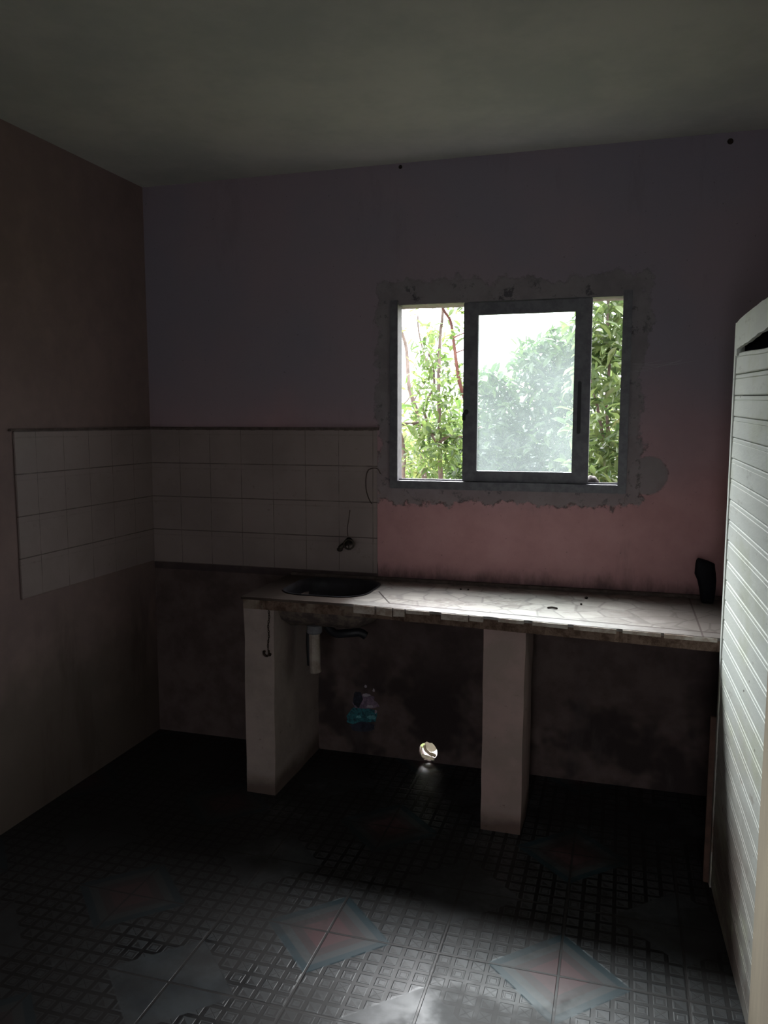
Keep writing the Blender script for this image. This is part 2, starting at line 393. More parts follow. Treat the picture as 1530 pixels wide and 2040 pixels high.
# ---------------------------------------------------------------- worktop
def slab_mat():
    m = M('old cast slab', .9, .2); P, x, y, z = m.pos()
    n1 = m.noise(28, 5, .7); n2 = m.noise(9, 4, .6, off=4)
    c = m.mix(m.step(n1, .35, .6), (.09, .055, .04), (.19, .13, .10))
    c = m.mix(m.mul(m.step(x, -1.0, -.6, 1, 0), m.step(n2, .45, .6)), c, (.26, .21, .17))
    m.color(c); m.bump(n1, .8, .008); return m.m
def top_mat():
    m = M('crazy paving pattern tiles', .5, .25); P, x, y, z = m.pos()
    vm = m.n('ShaderNodeMapping'); m.put(vm.inputs[0], P); vm.inputs['Scale'].default_value = (1, 1.15, 0)
    v1 = m.n('ShaderNodeTexVoronoi', feature='DISTANCE_TO_EDGE'); v1.inputs['Scale'].default_value = 9.5; m.put(v1.inputs['Vector'], vm.outputs[0])
    v2 = m.n('ShaderNodeTexVoronoi'); v2.inputs['Scale'].default_value = 9.5; m.put(v2.inputs['Vector'], vm.outputs[0])
    line = m.step(v1.outputs['Distance'], .015, .05, 1, 0)
    sepc = m.n('ShaderNodeSeparateColor'); m.put(sepc.inputs[0], v2.outputs['Color'])
    stone = m.mix(sepc.outputs[0], (.42, .395, .365), (.31, .29, .27))
    c = m.mix(m.mul(line, .6), stone, (.15, .14, .135))
    n1 = m.noise(5, 6, .65, off=3); n2 = m.noise(12, 5, .7)
    # border strip cut along the front, and joint lines
    front = m.sub(y, m.sub(2.760, m.mul(m.add(x, .3), .095)))
    strip = m.step(front, .062, .066, 1, 0)
    c = m.mix(strip, c, m.mix(m.step(n2, .35, .65), (.38, .365, .35), (.28, .265, .25)))
    jl = m.step(m.ab(m.sub(front, .064)), .004, .008, 1, 0)
    jo = m.mul(m.step(m.ab(m.sub(m.sub(y, 2.875), m.mul(m.sub(-.83, x), 1.9))), .004, .009, 1, 0), m.mul(m.gt(x, -.93), m.lt(x, -.83)))
    jl = m.mx(m.mul(jl, m.gt(x, -.83)), jo)
    jx = m.step(m.ab(m.sub(x, .268)), .0018, .0045, 1, 0)
    c = m.mix(m.mul(m.mx(jl, jx), .9), c, (.05, .04, .04))
    # ingrained dirt: along the wall, at the right end, and all round the sink end
    back = m.step(m.add(y, m.mul(m.sub(n1, .5), .35)), 3.14, 3.34)
    right = m.step(m.add(x, m.mul(m.sub(n1, .5), .8)), -.35, .25)
    left = m.step(m.add(x, m.mul(m.sub(n1, .5), .15)), -1.04, -.93, 1, 0)
    patch = m.step(n1, .52, .66)
    d = m.mx(m.mx(m.mul(back, .8), m.mul(right, .72)), m.mx(m.mul(left, .95), m.mul(patch, .5)))
    c = m.mix(d, c, (.080, .056, .046))
    c = m.mix(m.step(m.add(x, m.mul(m.sub(n1, .5), .1)), -1.36, -1.24, .75, 0), c, (.035, .024, .020))
    m.color(c); m.bump(m.sub(m.mul(n2, .1), m.mx(jl, m.mul(line, .3))), .3, .002)
    m.put(m.b.inputs['Roughness'], m.step(d, 0, 1, .38, .75)); return m.m
def front_y(x):                     # the front edge is not parallel to the wall
    return 2.822 - max(0, x+.95)*.095
ct = thing('countertop', 'long worktop of pale stone-patterned tiles on a rough slab under the window', 'worktop', (-.4, 3.0, COUNTER))
SINK = (-1.318, -.958, 2.915, 3.262)
def outline(inset, jag, seed):
    pts = []
    N = 150
    for k in range(N+1):
        x = -1.425 + inset + (.62+1.425-inset)*k/N
        j = jag*noise.noise(Vector((x*22, seed, 0))) + jag*.8*noise.noise(Vector((x*70, seed, 4)))
        pts.append((x, front_y(x)+inset+j))
    return pts + [(.62, D-.001), (-1.425+inset, D-.001)]
bm = bmesh.new(); prism(bm, outline(.006, .005, 1), COUNTER-.048, COUNTER-.010)
slab = finish('slab', bm, slab_mat(), ct)
bm = bmesh.new(); prism(bm, outline(0, .0035, 5), COUNTER-.010, COUNTER)
topo = finish('tiled_top', bm, top_mat(), ct)
for oo in (slab, topo):
    cu = bmesh.new(); prism(cu, roundrect(*SINK, .11), .6, 1.0); cut(oo, finish('cutter', cu, None))
# white tile edging stuck on the front, with pieces missing
EDGE = simple('chipped white edging', (.55, .50, .45), (.33, .25, .20), 26, .5, .4, bump=.2)
spans = [(-.955,.085,0),(-.862,.062,0),(-.795,.044,0),(-.745,.09,.7),(-.61,.10,.2),(-.505,.05,.5),(-.40,.09,.8),(-.28,.12,.75),(-.14,.14,.7),(.02,.12,.8),(.15,.16,.7)]
for x, L, s in spans:
    dz = .022*(1-s)+.006
    bm = bmesh.new(); r = bmesh.ops.create_cube(bm, size=1)
    for v in r['verts']:
        xx = x if v.co.x < 0 else x+L
        v.co = Vector((xx, front_y(xx) + (-.0045 if v.co.y < 0 else .006) , (COUNTER-.003-dz + .004*(rnd.random()-.5)) if v.co.z < 0 else COUNTER-.002))
    finish('edge_tile', bm, EDGE, ct)
bm = bmesh.new(); box(bm, -1.415, .61, D-.03, D-.0005, COUNTER, COUNTER+.012, .004)
for v in bm.verts: v.co.y += .006*noise.noise(v.co*9)
finish('joint_fillet', bm, EDGEDIRT, ct)
# sink bowl
STEEL = simple('stained dark basin', (.035, .033, .042), (.02, .018, .022), 10, .5, .4, .2, bump=.15)
CONC = simple('crusted concrete', (.20, .16, .13), (.09, .07, .07), 22, .95, .15, bump=.9)
sk = thing('sink', 'dark oblong sink basin let into the left end of the worktop', 'sink', (-1.13, 3.08, COUNTER-.14))
bm = bmesh.new()
def ring_at(ins, z, r): return [bm.verts.new((x, y, z)) for x, y in roundrect(SINK[0]+ins, SINK[1]-ins, SINK[2]+ins, SINK[3]-ins, r)]
lv = [(-.006, .814, .115), (.004, .813, .106), (.010, .79, .10), (.022, .72, .09), (.05, .695, .07), (.12, .69, .04)]
rg = [ring_at(*a) for a in lv]
for r0, r1 in zip(rg, rg[1:]):
    for k in range(len(r0)): bm.faces.new((r0[k], r0[(k+1)%len(r0)], r1[(k+1)%len(r0)], r1[k]))
bm.faces.new(rg[-1])
finish('basin', bm, STEEL, sk, smooth=True)
bm = bmesh.new()
def lump(ins, z, r, k0):
    return [bm.verts.new((x + .008*noise.noise(Vector((x*14, y*14, k0))), y + .008*noise.noise(Vector((x*14, y*14, k0+3))), z + .006*noise.noise(Vector((x*20, y*20, k0+9))))) for x, y in roundrect(SINK[0]+ins-.045, SINK[1]-ins+.06, SINK[2]+ins-.05, SINK[3]-ins, r)]
rg = [lump(*a) for a in ((.0, .765, .1, 0), (.008, .74, .1, 1), (.025, .71, .1, 2), (.06, .684, .08, 3), (.11, .678, .05, 4))]
for r0, r1 in zip(rg, rg[1:]):
    for k in range(len(r0)): bm.faces.new((r0[k], r0[(k+1)%len(r0)], r1[(k+1)%len(r0)], r1[k]))
bm.faces.new(rg[-1])
u = finish('underside', bm, CONC, sk, smooth=True); u['label'] = 'crusted concrete underside of the basin'
WHITEP = simple('grubby white plastic', (.40, .35, .31), (.24, .19, .16), 12, .5, .4, bump=.1)
dp = thing('drain_pipe', 'short white plastic waste pipe hanging straight down below the sink', 'pipe', (-1.16, 2.95, .5))
bm = bmesh.new(); tube(bm, [(-1.158, 2.93, .675), (-1.158, 2.93, .52), (-1.156, 2.932, .495)], [.0225, .0225, .0235], 18); finish('pipe', bm, WHITEP, dp, smooth=False)
bm = bmesh.new(); lathe(bm, [(.027, .655), (.031, .66), (.031, .688), (.02, .69)], (-1.158, 2.93, 0), 'Z', 18); c_ = finish('collar', bm, simple('grey collar', (.22,.22,.24), None, 20), dp)
hs = thing('waste_hose', 'dark crooked hose reaching right from the sink waste under the basin', 'hose', (-1.08, 2.99, .62))
bm = bmesh.new(); tube(bm, spline([(-1.13, 2.99, .672), (-1.09, 2.985, .645), (-1.04, 2.98, .65), (-.99, 2.99, .655), (-.965, 3.0, .64)]), .017, 12); finish('hose', bm, DARKPLASTIC, hs, smooth=True)
bm = bmesh.new(); tube(bm, spline([(-1.205, 2.99, .675), (-1.21, 2.99, .6), (-1.205, 2.99, .5)]), .009, 10); finish('thin_dark_tube', bm, DARKPLASTIC, hs, smooth=True)  # thin dark upright tube left of the waste pipe

# ---------------------------------------------------------------- pillars carrying the worktop
def pillar_mat(name, c1, c2):
    m = M(name, .93, .15); P, x, y, z = m.pos()
    n1 = m.noise(6, 5, .65); n2 = m.noise(24, 5, .7, off=4)
    c = m.mix(m.step(n1, .35, .65), c1, c2)
    c = m.mix(m.step(n2, .63, .72, 0, .6), c, (.09, .065, .055))
    c = m.mix(m.step(m.add(z, m.mul(m.sub(n1, .5), .12)), .02, .10, .8, 0), c, (.07, .045, .035))
    m.color(c); m.bump(m.add(n1, m.mul(n2, .3)), .5, .006); return m.m
def pillar(x0, x1, y0, y1, mat, label, seed, taper=0):
    bm = bmesh.new(); box(bm, x0, x1, y0, y1, 0, COUNTER-.049)
    bmesh.ops.subdivide_edges(bm, edges=bm.edges[:], cuts=10, use_grid_fill=True)
    for v in bm.verts:
        e = .004
        v.co.x += e*noise.noise(v.co*7 + Vector((seed, 0, 0))) - taper*(1-v.co.z/.76)*(1 if v.co.x > (x0+x1)/2 else .4)
        v.co.y += e*noise.noise(v.co*7 + Vector((0, seed, 5)))
    o = finish('pillar', bm, mat, smooth=False); tag(o, label, 'pillar'); return o
pillar(-1.418, -1.290, 2.832, D-.004, pillar_mat('pale plaster', (.41, .335, .31), (.33, .27, .25)), 'left plastered pillar under the sink end of the worktop, with a chain hanging on it', 3, .004)
pillar(-.455, -.308, 2.800, 3.08, pillar_mat('pinkish plaster', (.42, .30, .285), (.34, .26, .24)), 'right pinkish plastered pillar carrying the middle of the worktop', 11, .004)

# chain with a hook on the left pillar
RUST = simple('rusty iron', (.05, .03, .022), (.025, .018, .015), 40, .8, .3, .3)
ch = thing('chain', 'thin rusty chain with a small hook hanging down the front of the left pillar', 'chain', (-1.315, 2.822, .58))
bm = bmesh.new()
for k in range(16):
    z = .756 - k*.0098; x = -1.306 + .002*math.sin(k*.8) - .0003*k; yy = 2.8215
    pts = []
    for j in range(9):
        a = 2*math.pi*j/8
        q = (.0032*math.cos(a), .0068*math.sin(a)); pts.append((x+q[0], yy, z+q[1]) if k % 2 == 0 else (x, yy+q[0], z+q[1]))
    tube(bm, pts, .0011, 5, False)
finish('links', bm, RUST, ch)
bm = bmesh.new(); tube(bm, spline([(-1.309, 2.821, .602), (-1.309, 2.821, .586), (-1.316, 2.821, .578), (-1.327, 2.821, .582), (-1.331, 2.821, .594), (-1.324, 2.821, .597)]), .0042, 8)
tube(bm, spline([(-1.309, 2.821, .592), (-1.304, 2.820, .582), (-1.300, 2.820, .590)]), .0042, 8)
finish('hook', bm, RUST, ch, smooth=True)

# ---------------------------------------------------------------- wall tap
BRASS = simple('tarnished brass', (.05, .04, .03), (.02, .016, .014), 30, .45, .5, .7, bump=.2)
tp = thing('tap', 'tarnished old wall tap with a round handle, on the tiles above the sink', 'tap', (-1.145, D-.01, .962))
Y = D-.008
bm = bmesh.new(); lathe(bm, [(.016, Y), (.018, Y-.004), (.010, Y-.010), (.010, Y-.05)], (-1.140, 0, .972), 'Y', 18)
tube(bm, spline([(-1.140, Y-.030, .972), (-1.142, Y-.045, .968), (-1.152, Y-.058, .960), (-1.163, Y-.06, .950)]), [.011]*10+[.010]*9, 12)
finish('tap_body', bm, BRASS, tp, smooth=True)
bm = bmesh.new(); lathe(bm, [(.009, 0), (.013, .004), (.013, .012), (.008, .016)], (-1.163, Y-.06, .936), 'Z', 14); finish('spout', bm, BRASS, tp, smooth=True)
bm = bmesh.new(); cen = Vector((-1.122, Y-.058, .968)); R_ = .021
tube(bm, [cen + Vector((R_*math.cos(a), 0.004*math.cos(a), R_*math.sin(a))) for a in [2*math.pi*k/20 for k in range(21)]], .0042, 8, False)
tube(bm, [cen+Vector((-R_, 0, 0)), cen+Vector((R_, 0, 0))], .003, 6); tube(bm, [cen+Vector((0, 0, -R_)), cen+Vector((0, 0, R_))], .003, 6)
tube(bm, [cen+Vector((0, -.008, 0)), cen+Vector((-.014, .028, .004))], .006, 8)
finish('handle', bm, BRASS, tp, smooth=True)

# thin wire trailing on the tiles beside the window
WIRE = simple('old brown wire', (.10, .07, .06), (.06, .04, .04), 30)
yw = D-.010
bm = bmesh.new(); tube(bm, spline([at(758, 944, yw), at(752, 934, yw), at(742, 933, yw), at(733, 938, yw), at(729, 955, yw), at(730, 978, yw), at(736, 996, yw), at(741, 1004, yw)]), .0022, 6)
tag(finish('wire', bm, WIRE, smooth=True), 'thin hooked wire curling down the tiles just left of the window', 'wire')
bm = bmesh.new(); tube(bm, spline([at(697, 1016, yw), at(695, 1034, yw), at(692, 1052, yw), at(693, 1068, yw)]), .0020, 6)
tag(finish('wire', bm, WIRE, smooth=True), 'short straight piece of wire rising from the wall tap', 'wire')
# cobweb threads right of the window
bm = bmesh.new()
for k in range(7):
    p0 = at(1240, 722+k*4, D-.004); p1 = at(1310+rnd.random()*90, 716+rnd.random()*20, D-.003)
    tube(bm, spline([p0, (p0+p1)/2 + Vector((0, -.004, -.006)), p1], 5), .0004, 4)
tag(finish('cobweb', bm, simple('cobweb', (.5, .5, .52), None, 20)), 'faint cobweb threads stretched across the wall right of the window', 'cobweb', kind='stuff')

# nail heads under the ceiling
for px, py, lab in ((798, 333, 'small dark nail head at the ceiling line above the window'), (1455, 282, 'dark nail head at the ceiling line near the right edge')):
    p = at(px, py, D-.004); bm = bmesh.new(); r = .008 if px < 1000 else .011
    lathe(bm, [(r*.4, D), (r*.4, D-.006), (r, D-.007), (r*.8, D-.011)], (p.x, 0, min(p.z, CEIL-.014)), 'Y', 10)
    tag(finish('nail', bm, RUST), lab, 'nail', 'nails at the ceiling line')

# worn sticker remnants on the wall under the worktop
stk = thing('sticker', 'worn teal and lilac sticker peeling off the wall under the worktop', 'sticker', at(725, 1430, D-.002))
def flake(cx, cy, rx, ry, seed, n=16):
    bm = bmesh.new(); pr = []
    for k in range(n):
        a = 2*math.pi*k/n; q = 1 + .55*noise.noise(Vector((math.cos(a)*1.7, math.sin(a)*1.7, seed)))
        pr.append(at(cx+rx*q*math.cos(a), cy+ry*q*math.sin(a), D))
    lo = [bm.verts.new((p.x, D-.0004, p.z)) for p in pr]; hi = [bm.verts.new((p.x, D-.0018, p.z)) for p in pr]
    bm.faces.new(lo); bm.faces.new(hi[::-1])
    for k in range(n): bm.faces.new((lo[k], hi[k], hi[(k+1)%n], lo[(k+1)%n]))
    return bm
TEAL = simple('faded teal print', (.04, .22, .26), (.02, .06, .08), 60, .6); LILAC = simple('faded lilac print', (.30, .22, .30), (.14, .10, .15), 50, .6); NAVY = simple('dark print', (.04, .045, .07), (.02, .02, .03), 40, .6)
LTEAL = simple('light teal print', (.20, .50, .55), (.08, .25, .3), 60, .6); PALE = simple('pale paper', (.5, .45, .5), (.3, .25, .3), 60, .6)
for i, (a, mt, nm) in enumerate([((728, 1400, 24, 16, 2), LILAC, 'printed_patch'), ((712, 1393, 9, 18, 4), NAVY, 'printed_patch'), ((720, 1426, 36, 15, 8), TEAL, 'printed_patch'), ((722, 1448, 24, 9, 12), NAVY, 'printed_patch')]):
    bmx = flake(*a)
    for v in bmx.verts: v.co.y -= .0004*i
    finish(nm, bmx, mt, stk)
for a, mt in (((741, 1428, 9, 3.5, 1), LTEAL), ((715, 1428, 5, 2.5, 3), LTEAL), ((730, 1384, 8, 3, 5), PALE), ((745, 1375, 2.5, 3, 6), PALE), ((737, 1407, 6, 3, 7), PALE), ((749, 1417, 2, 4, 9), PALE), ((729, 1367, 3, 2.5, 10), PALE)):
    bmx = flake(*a)
    for v in bmx.verts: v.co.y -= .0025
    finish('printed_scrap', bmx, mt, stk)

# black object standing at the right end of the worktop
bm = bmesh.new(); rings = []
for k, (z, rx, ry, ox) in enumerate([(0, .022, .022, .012), (.02, .026, .026, .012), (.05, .029, .028, .010), (.085, .034, .03, .006), (.11, .037, .03, 0), (.14, .036, .029, -.002), (.155, .034, .028, -.002), (.163, .022, .02, -.008)]):
    ring = []
    for j in range(20):
        a = 2*math.pi*j/20; q = 1 + .10*noise.noise(Vector((math.cos(a)*1.5, math.sin(a)*1.5, z*22)))
        c_, s_ = math.cos(a), math.sin(a); c_ = math.copysign(abs(c_)**.7, c_); s_ = math.copysign(abs(s_)**.7, s_)
        ring.append(bm.verts.new((.318+ox+rx*q*c_, 3.235+ry*q*s_, COUNTER+z + (.006*c_ if z > .13 else 0)*-1)))
    rings.append(ring)
for r0, r1 in zip(rings, rings[1:]):
    for k in range(20): bm.faces.new((r0[k], r0[(k+1)%20], r1[(k+1)%20], r1[k]))
bm.faces.new(rings[0][::-1]); bm.faces.new(rings[-1])
tag(finish('container', bm, simple('matt black', (.006, .006, .009), (.01, .01, .013), 30, .8, .15, bump=.3), smooth=True), 'black lumpy container standing at the back of the right end of the worktop', 'container')
# crumbs on the worktop
CR = simple('dark crumb', (.04, .03, .025), (.02, .015, .012), 60)
def on_top(px, py, z=COUNTER):
    d = _fw + _rt*((px-765)/F_PX) - _up*((py-1020)/F_PX); return Vector((0, 0, EYE)) + d*((z-EYE)/d.z)
for px, py, r, lab in ((918, 1175, .0045, 'left one of two dark crumbs side by side behind the middle of the worktop'), (933, 1176, .0045, 'right one of two dark crumbs side by side behind the middle of the worktop'), (1168, 1193, .007, 'dark crumb farther right along the back of the worktop'), (1158, 1205, .005, 'small dark crumb just in front of the rightmost one on the worktop')):
    p = on_top(px, py); bm = bmesh.new(); bmesh.ops.create_icosphere(bm, subdivisions=2, radius=r)
    for v in bm.verts: v.co = Vector((v.co.x*(1+.4*noise.noise(v.co*300)), v.co.y, v.co.z*.7)) + Vector((p.x, p.y, COUNTER+r*.65))
    tag(finish('crumb', bm, CR, smooth=True), lab, 'crumb', 'crumbs on the worktop')
p = on_top(1100, 1213); bm = bmesh.new(); tube(bm, spline([p+Vector((-.018, 0, .003)), p+Vector((0, .003, .005)), p+Vector((.02, -.002, .003))]), [.001]+[.0035]*11+[.001], 8)
tag(finish('twig', bm, CR, smooth=True), 'tiny dark twig lying on the middle of the worktop', 'twig')

# crumpled white plastic plugging the hole at the foot of the wall
PW = simple('white plastic film', (.80, .78, .72), (.70, .66, .58), 30, .5, .3, bump=.1)
_t = PW.node_tree; _a = _t.nodes.new('ShaderNodeBsdfTranslucent'); _a.inputs[0].default_value = (.85, .82, .74, 1); _m = _t.nodes.new('ShaderNodeMixShader'); _m.inputs[0].default_value = .85
_t.links.new(_t.nodes['Principled BSDF'].outputs[0], _m.inputs[1]); _t.links.new(_a.outputs[0], _m.inputs[2]); _t.links.new(_m.outputs[0], _t.nodes['Material Output'].inputs[0])
pg = thing('plastic_bag', 'crumpled white plastic stuffed in the small hole at the foot of the wall', 'plastic', (HX, D+.05, .02))
bm = bmesh.new(); bmesh.ops.create_icosphere(bm, subdivisions=4, radius=1)
for v in bm.verts:
    n_ = 1 + .14*noise.noise(v.co*1.8) - .10*abs(noise.noise(v.co*3.1+Vector((4, 1, 0))))
    v.co = Vector((HX+.006 + v.co.x*.031*n_, D+.040 + v.co.y*.018*n_, .060 + v.co.z*.026*n_))
finish('crumpled_film', bm, PW, pg, smooth=True)
bm = bmesh.new()
tube(bm, spline([(HX-.022, D+.022, .066), (HX-.016, D+.014, .050), (HX+.002, D+.008, .038), (HX+.020, D+.010, .026)]), [.004]+[.006]*17+[.003], 10)
tube(bm, spline([(HX-.034, D+.030, .055), (HX-.037, D+.020, .036), (HX-.028, D+.014, .018), (HX-.012, D+.008, .016)]), [.003]*18+[.005], 10)
tube(bm, spline([(HX-.030, D+.014, .018), (HX-.010, D+.004, .020), (HX+.010, D+.004, .017), (HX+.030, D+.006, .011)]), [.004]+[.009]*10+[.008]*7+[.004], 10)
tube(bm, spline([(HX+.010, D+.012, .034), (HX+.024, D+.004, .034), (HX+.034, D+.004, .028)]), [.005]+[.007]*10+[.003]*2, 10)
finish('twisted_film', bm, PW, pg, smooth=True)

# ---------------------------------------------------------------- white board partition on the right
def board_mat():
    m = M('white painted boards', .6, .3); P, x, y, z = m.pos()
    n1 = m.noise(6, 5, .6, stretch=(1, .35, 1)); n2 = m.noise(30, 5, .7, stretch=(1, .25, 1), off=3); n3 = m.noise(2.5, 4, .6, off=7)
    c = m.mix(m.step(n1, .3, .7), (.80, .83, .77), (.70, .73, .69))
    c = m.mix(m.mul(m.step(n2, .58, .7), .35), c, (.36, .35, .31))
    lowd = m.step(m.add(z, m.mul(m.sub(n1, .5), .6)), .15, .95, 1, 0)
    c = m.mix(m.mul(lowd, m.step(n3, .38, .62, .6, .92)), c, (.13, .085, .068))
    c = m.mix(m.mul(m.step(m.noise(8, 5, .7, stretch=(1, .5, 1), off=12), .60, .66), m.step(z, .3, .9, .7, 0)), c, (.16, .09, .06))
    c = m.mix(m.step(m.noise(38, 2, .5, off=5), .745, .76, 0, .9), c, (.05, .04, .035))
    c = m.mix(m.mul(m.step(m.noise(5, 4, .6, stretch=(1, .6, 1), off=21), .5, .68), .35), c, (.52, .55, .36))
    m.color(c); m.bump(m.add(n2, m.mul(n1, .5)), .35, .004); return m.m
BOARD = board_mat()
def PX(y): return .318 + (2.66-y)*.037        # room face of the partition
YB, YN = 2.66, 1.60
pn = thing('board_partition', 'tall white painted panel of narrow horizontal boards at the right edge', 'partition', (PX(YB), YB, 0))
bm = bmesh.new()
def droop(z): return .027 if z > .85 else .027 + (.85-z)*.13
def zb(z, y): return z - droop(z)*(YB-y)
z = 1.700; pitch = .0625; K = 0
while z > .03:
    zl = max(z - pitch, 0.004)
    ys = [YB-.012 - (YB-.012-YN)*i/10 for i in range(11)]
    loops = []
    for y in ys:
        xa = PX(y)
        t = zb(z, y)-.0008 if z < 1.69 else 1.700 - .018*(YB-y)/.5*(1+.3*math.sin(y*9))
        b = max(zb(zl, y)+.0008, .002); bead = min(.011, (t-b)*.3)
        prof = [(xa+.012, t), (xa+.0022, t-.0003), (xa, t-.0025), (xa-.0003, t-bead), (xa+.0012, t-bead-.0012), (xa-.0005, t-bead-.0028), (xa-.0012, b+.003), (xa+.0008, b), (xa+.012, b)]
        t2 = t
        loops.append([bm.verts.new((px_, y, max(pz_, .002))) for px_, pz_ in prof])
    n = len(loops[0])
    for l0, l1 in zip(loops, loops[1:]):
        for k in range(n): bm.faces.new((l0[k], l0[(k+1)%n], l1[(k+1)%n], l1[k]))
    bm.faces.new(loops[0][::-1]); bm.faces.new(loops[-1])
    z -= pitch; K += 1
finish('boards', bm, BOARD, pn)
def slab_x(bm, y0, y1, za, zb_, x_off, th, rough=.0, top=None):      # upright timber following the partition's line
    N = 24; lo = []; hi = []
    for i in range(N+1):
        zz = za + (zb_-za)*i/N; w_ = rough*noise.noise(Vector((zz*11, 3, 0)))
        lo.append((y0 + w_, zz)); hi.append((y1 + w_*.3, zz))
    ring = lo + hi[::-1]
    A = [bm.verts.new((PX(y)+x_off, y, z_)) for y, z_ in ring]; B = [bm.verts.new((PX(y)+x_off+th, y, z_)) for y, z_ in ring]
    bm.faces.new(A); bm.faces.new(B[::-1]); n = len(ring)
    for k in range(n): bm.faces.new((A[k], B[k], B[(k+1)%n], A[(k+1)%n]))
bm = bmesh.new(); slab_x(bm, YB, YB-.022, .002, 1.79, -.004, .032, .003); o = finish('edge_stile', bm, BOARD, pn)
bm = bmesh.new(); slab_x(bm, YN-.3, 1.955, .002, 1.68, -.010, .03, .006); o = finish('front_stile', bm, simple('bare weathered wood', (.55, .47, .36), (.44, .37, .29), 8, .8, .2, stretch=(1,1,.2)), pn); o['label'] = 'pale bare wood upright at the near side'
# cut the near upright below head height only: the boards above run on past it
bm = bmesh.new(); N = 30; lo, hi = [], []
for i in range(N+1):
    y = YB-.002 - (YB-.002-YN)*i/N; f = (YB-y)
    lo.append((y, 1.708 + .040*f + (.004*noise.noise(Vector((y*15, 0, 0)))))); hi.append((y, 1.796 + .012*f - .014*math.exp(-f*22) + .005*noise.noise(Vector((y*12, 5, 0)))))
ring = lo + hi[::-1]
A = [bm.verts.new((PX(y)-.0045, y, z_)) for y, z_ in ring]; B = [bm.verts.new((PX(y)+.006, y, z_)) for y, z_ in ring]
bm.faces.new(A); bm.faces.new(B[::-1]); n = len(ring)
for k in range(n): bm.faces.new((A[k], B[k], B[(k+1)%n], A[(k+1)%n]))
finish('top_rail', bm, BOARD, pn)
bm = bmesh.new(); box(bm, PX(YB)-.004, PX(YB)+.010, YB-.055, YB-.029, 1.690, 1.712, .002)
finish('block', bm, BOARD, pn)
bm = bmesh.new(); slab_x(bm, YB-.03, YN, .002, 1.76, .020, .02); o = finish('gap_shade', bm, simple('black gap shade', (.006, .006, .008), None, 20, .95, 0), pn); o['label'] = 'black sheet put in for the darkness seen through the gap'  # black sheet behind the boards paints the shade inside the gap
bm = bmesh.new(); box(bm, .298, .317, 2.667, 2.687, .0, .56, .002)
o = finish('batten', bm, simple('dirty brown wood', (.14, .08, .06), (.08, .045, .035), 12), pn); o['label'] = 'dirty brown batten at the foot of the far edge'

# ---------------------------------------------------------------- outside: ground, trees and shrubs
bm = bmesh.new(); r = bmesh.ops.create_grid(bm, x_segments=60, y_segments=60, size=1)
for v in bm.verts:
    v.co = Vector((-4 + v.co.x*30, D+.14+30 + v.co.y*30, -.10 + .05*noise.noise(Vector((v.co.x*20, v.co.y*20, 0)))))
finish('ground', bm, simple('leaf litter', (.10, .08, .045), (.05, .07, .02), 3, .95, .1), kind='structure')
def leaf_mat(name, c1, c2, trans=.5, rough=.45):
    m = M(name, rough, .5); geo = m.n('ShaderNodeObjectInfo')
    at_ = m.n('ShaderNodeAttribute', attribute_name='tint')
    c = m.mix(at_.outputs['Fac'], c1, c2); m.color(c)
    tl = m.n('ShaderNodeBsdfTranslucent'); m.put(tl.inputs[0], m.mix(at_.outputs['Fac'], tuple(q*1.3 for q in c1), tuple(q*1.4 for q in c2)))
    ms = m.n('ShaderNodeMixShader'); ms.inputs[0].default_value = trans
    m.t.links.new(m.b.outputs[0], ms.inputs[1]); m.t.links.new(tl.outputs[0], ms.inputs[2]); m.t.links.new(ms.outputs[0], m.out.inputs[0])
    return m.m
LK = .26       # leaves are dark against a very bright sky
def lc(*c): return tuple(q*LK for q in c)
LEAF_A = leaf_mat('fresh leaves', lc(.16, .30, .08), lc(.48, .70, .20))
LEAF_B = leaf_mat('dark glossy leaves', lc(.07, .14, .05), lc(.22, .36, .10), .4, .3)
LEAF_D = leaf_mat('glossy shrub leaves', lc(.14, .26, .09), lc(.48, .66, .22), .45, .3)
LEAF_C = leaf_mat('yellowish distant leaves', lc(.26, .36, .10), lc(.70, .80, .28))
BARK = simple('grey bark', (.16, .13, .115), (.10, .08, .07), 14, .9, .2); BARKR = simple('reddish bark', (.10, .045, .035), (.06, .03, .025), 14, .9, .2)
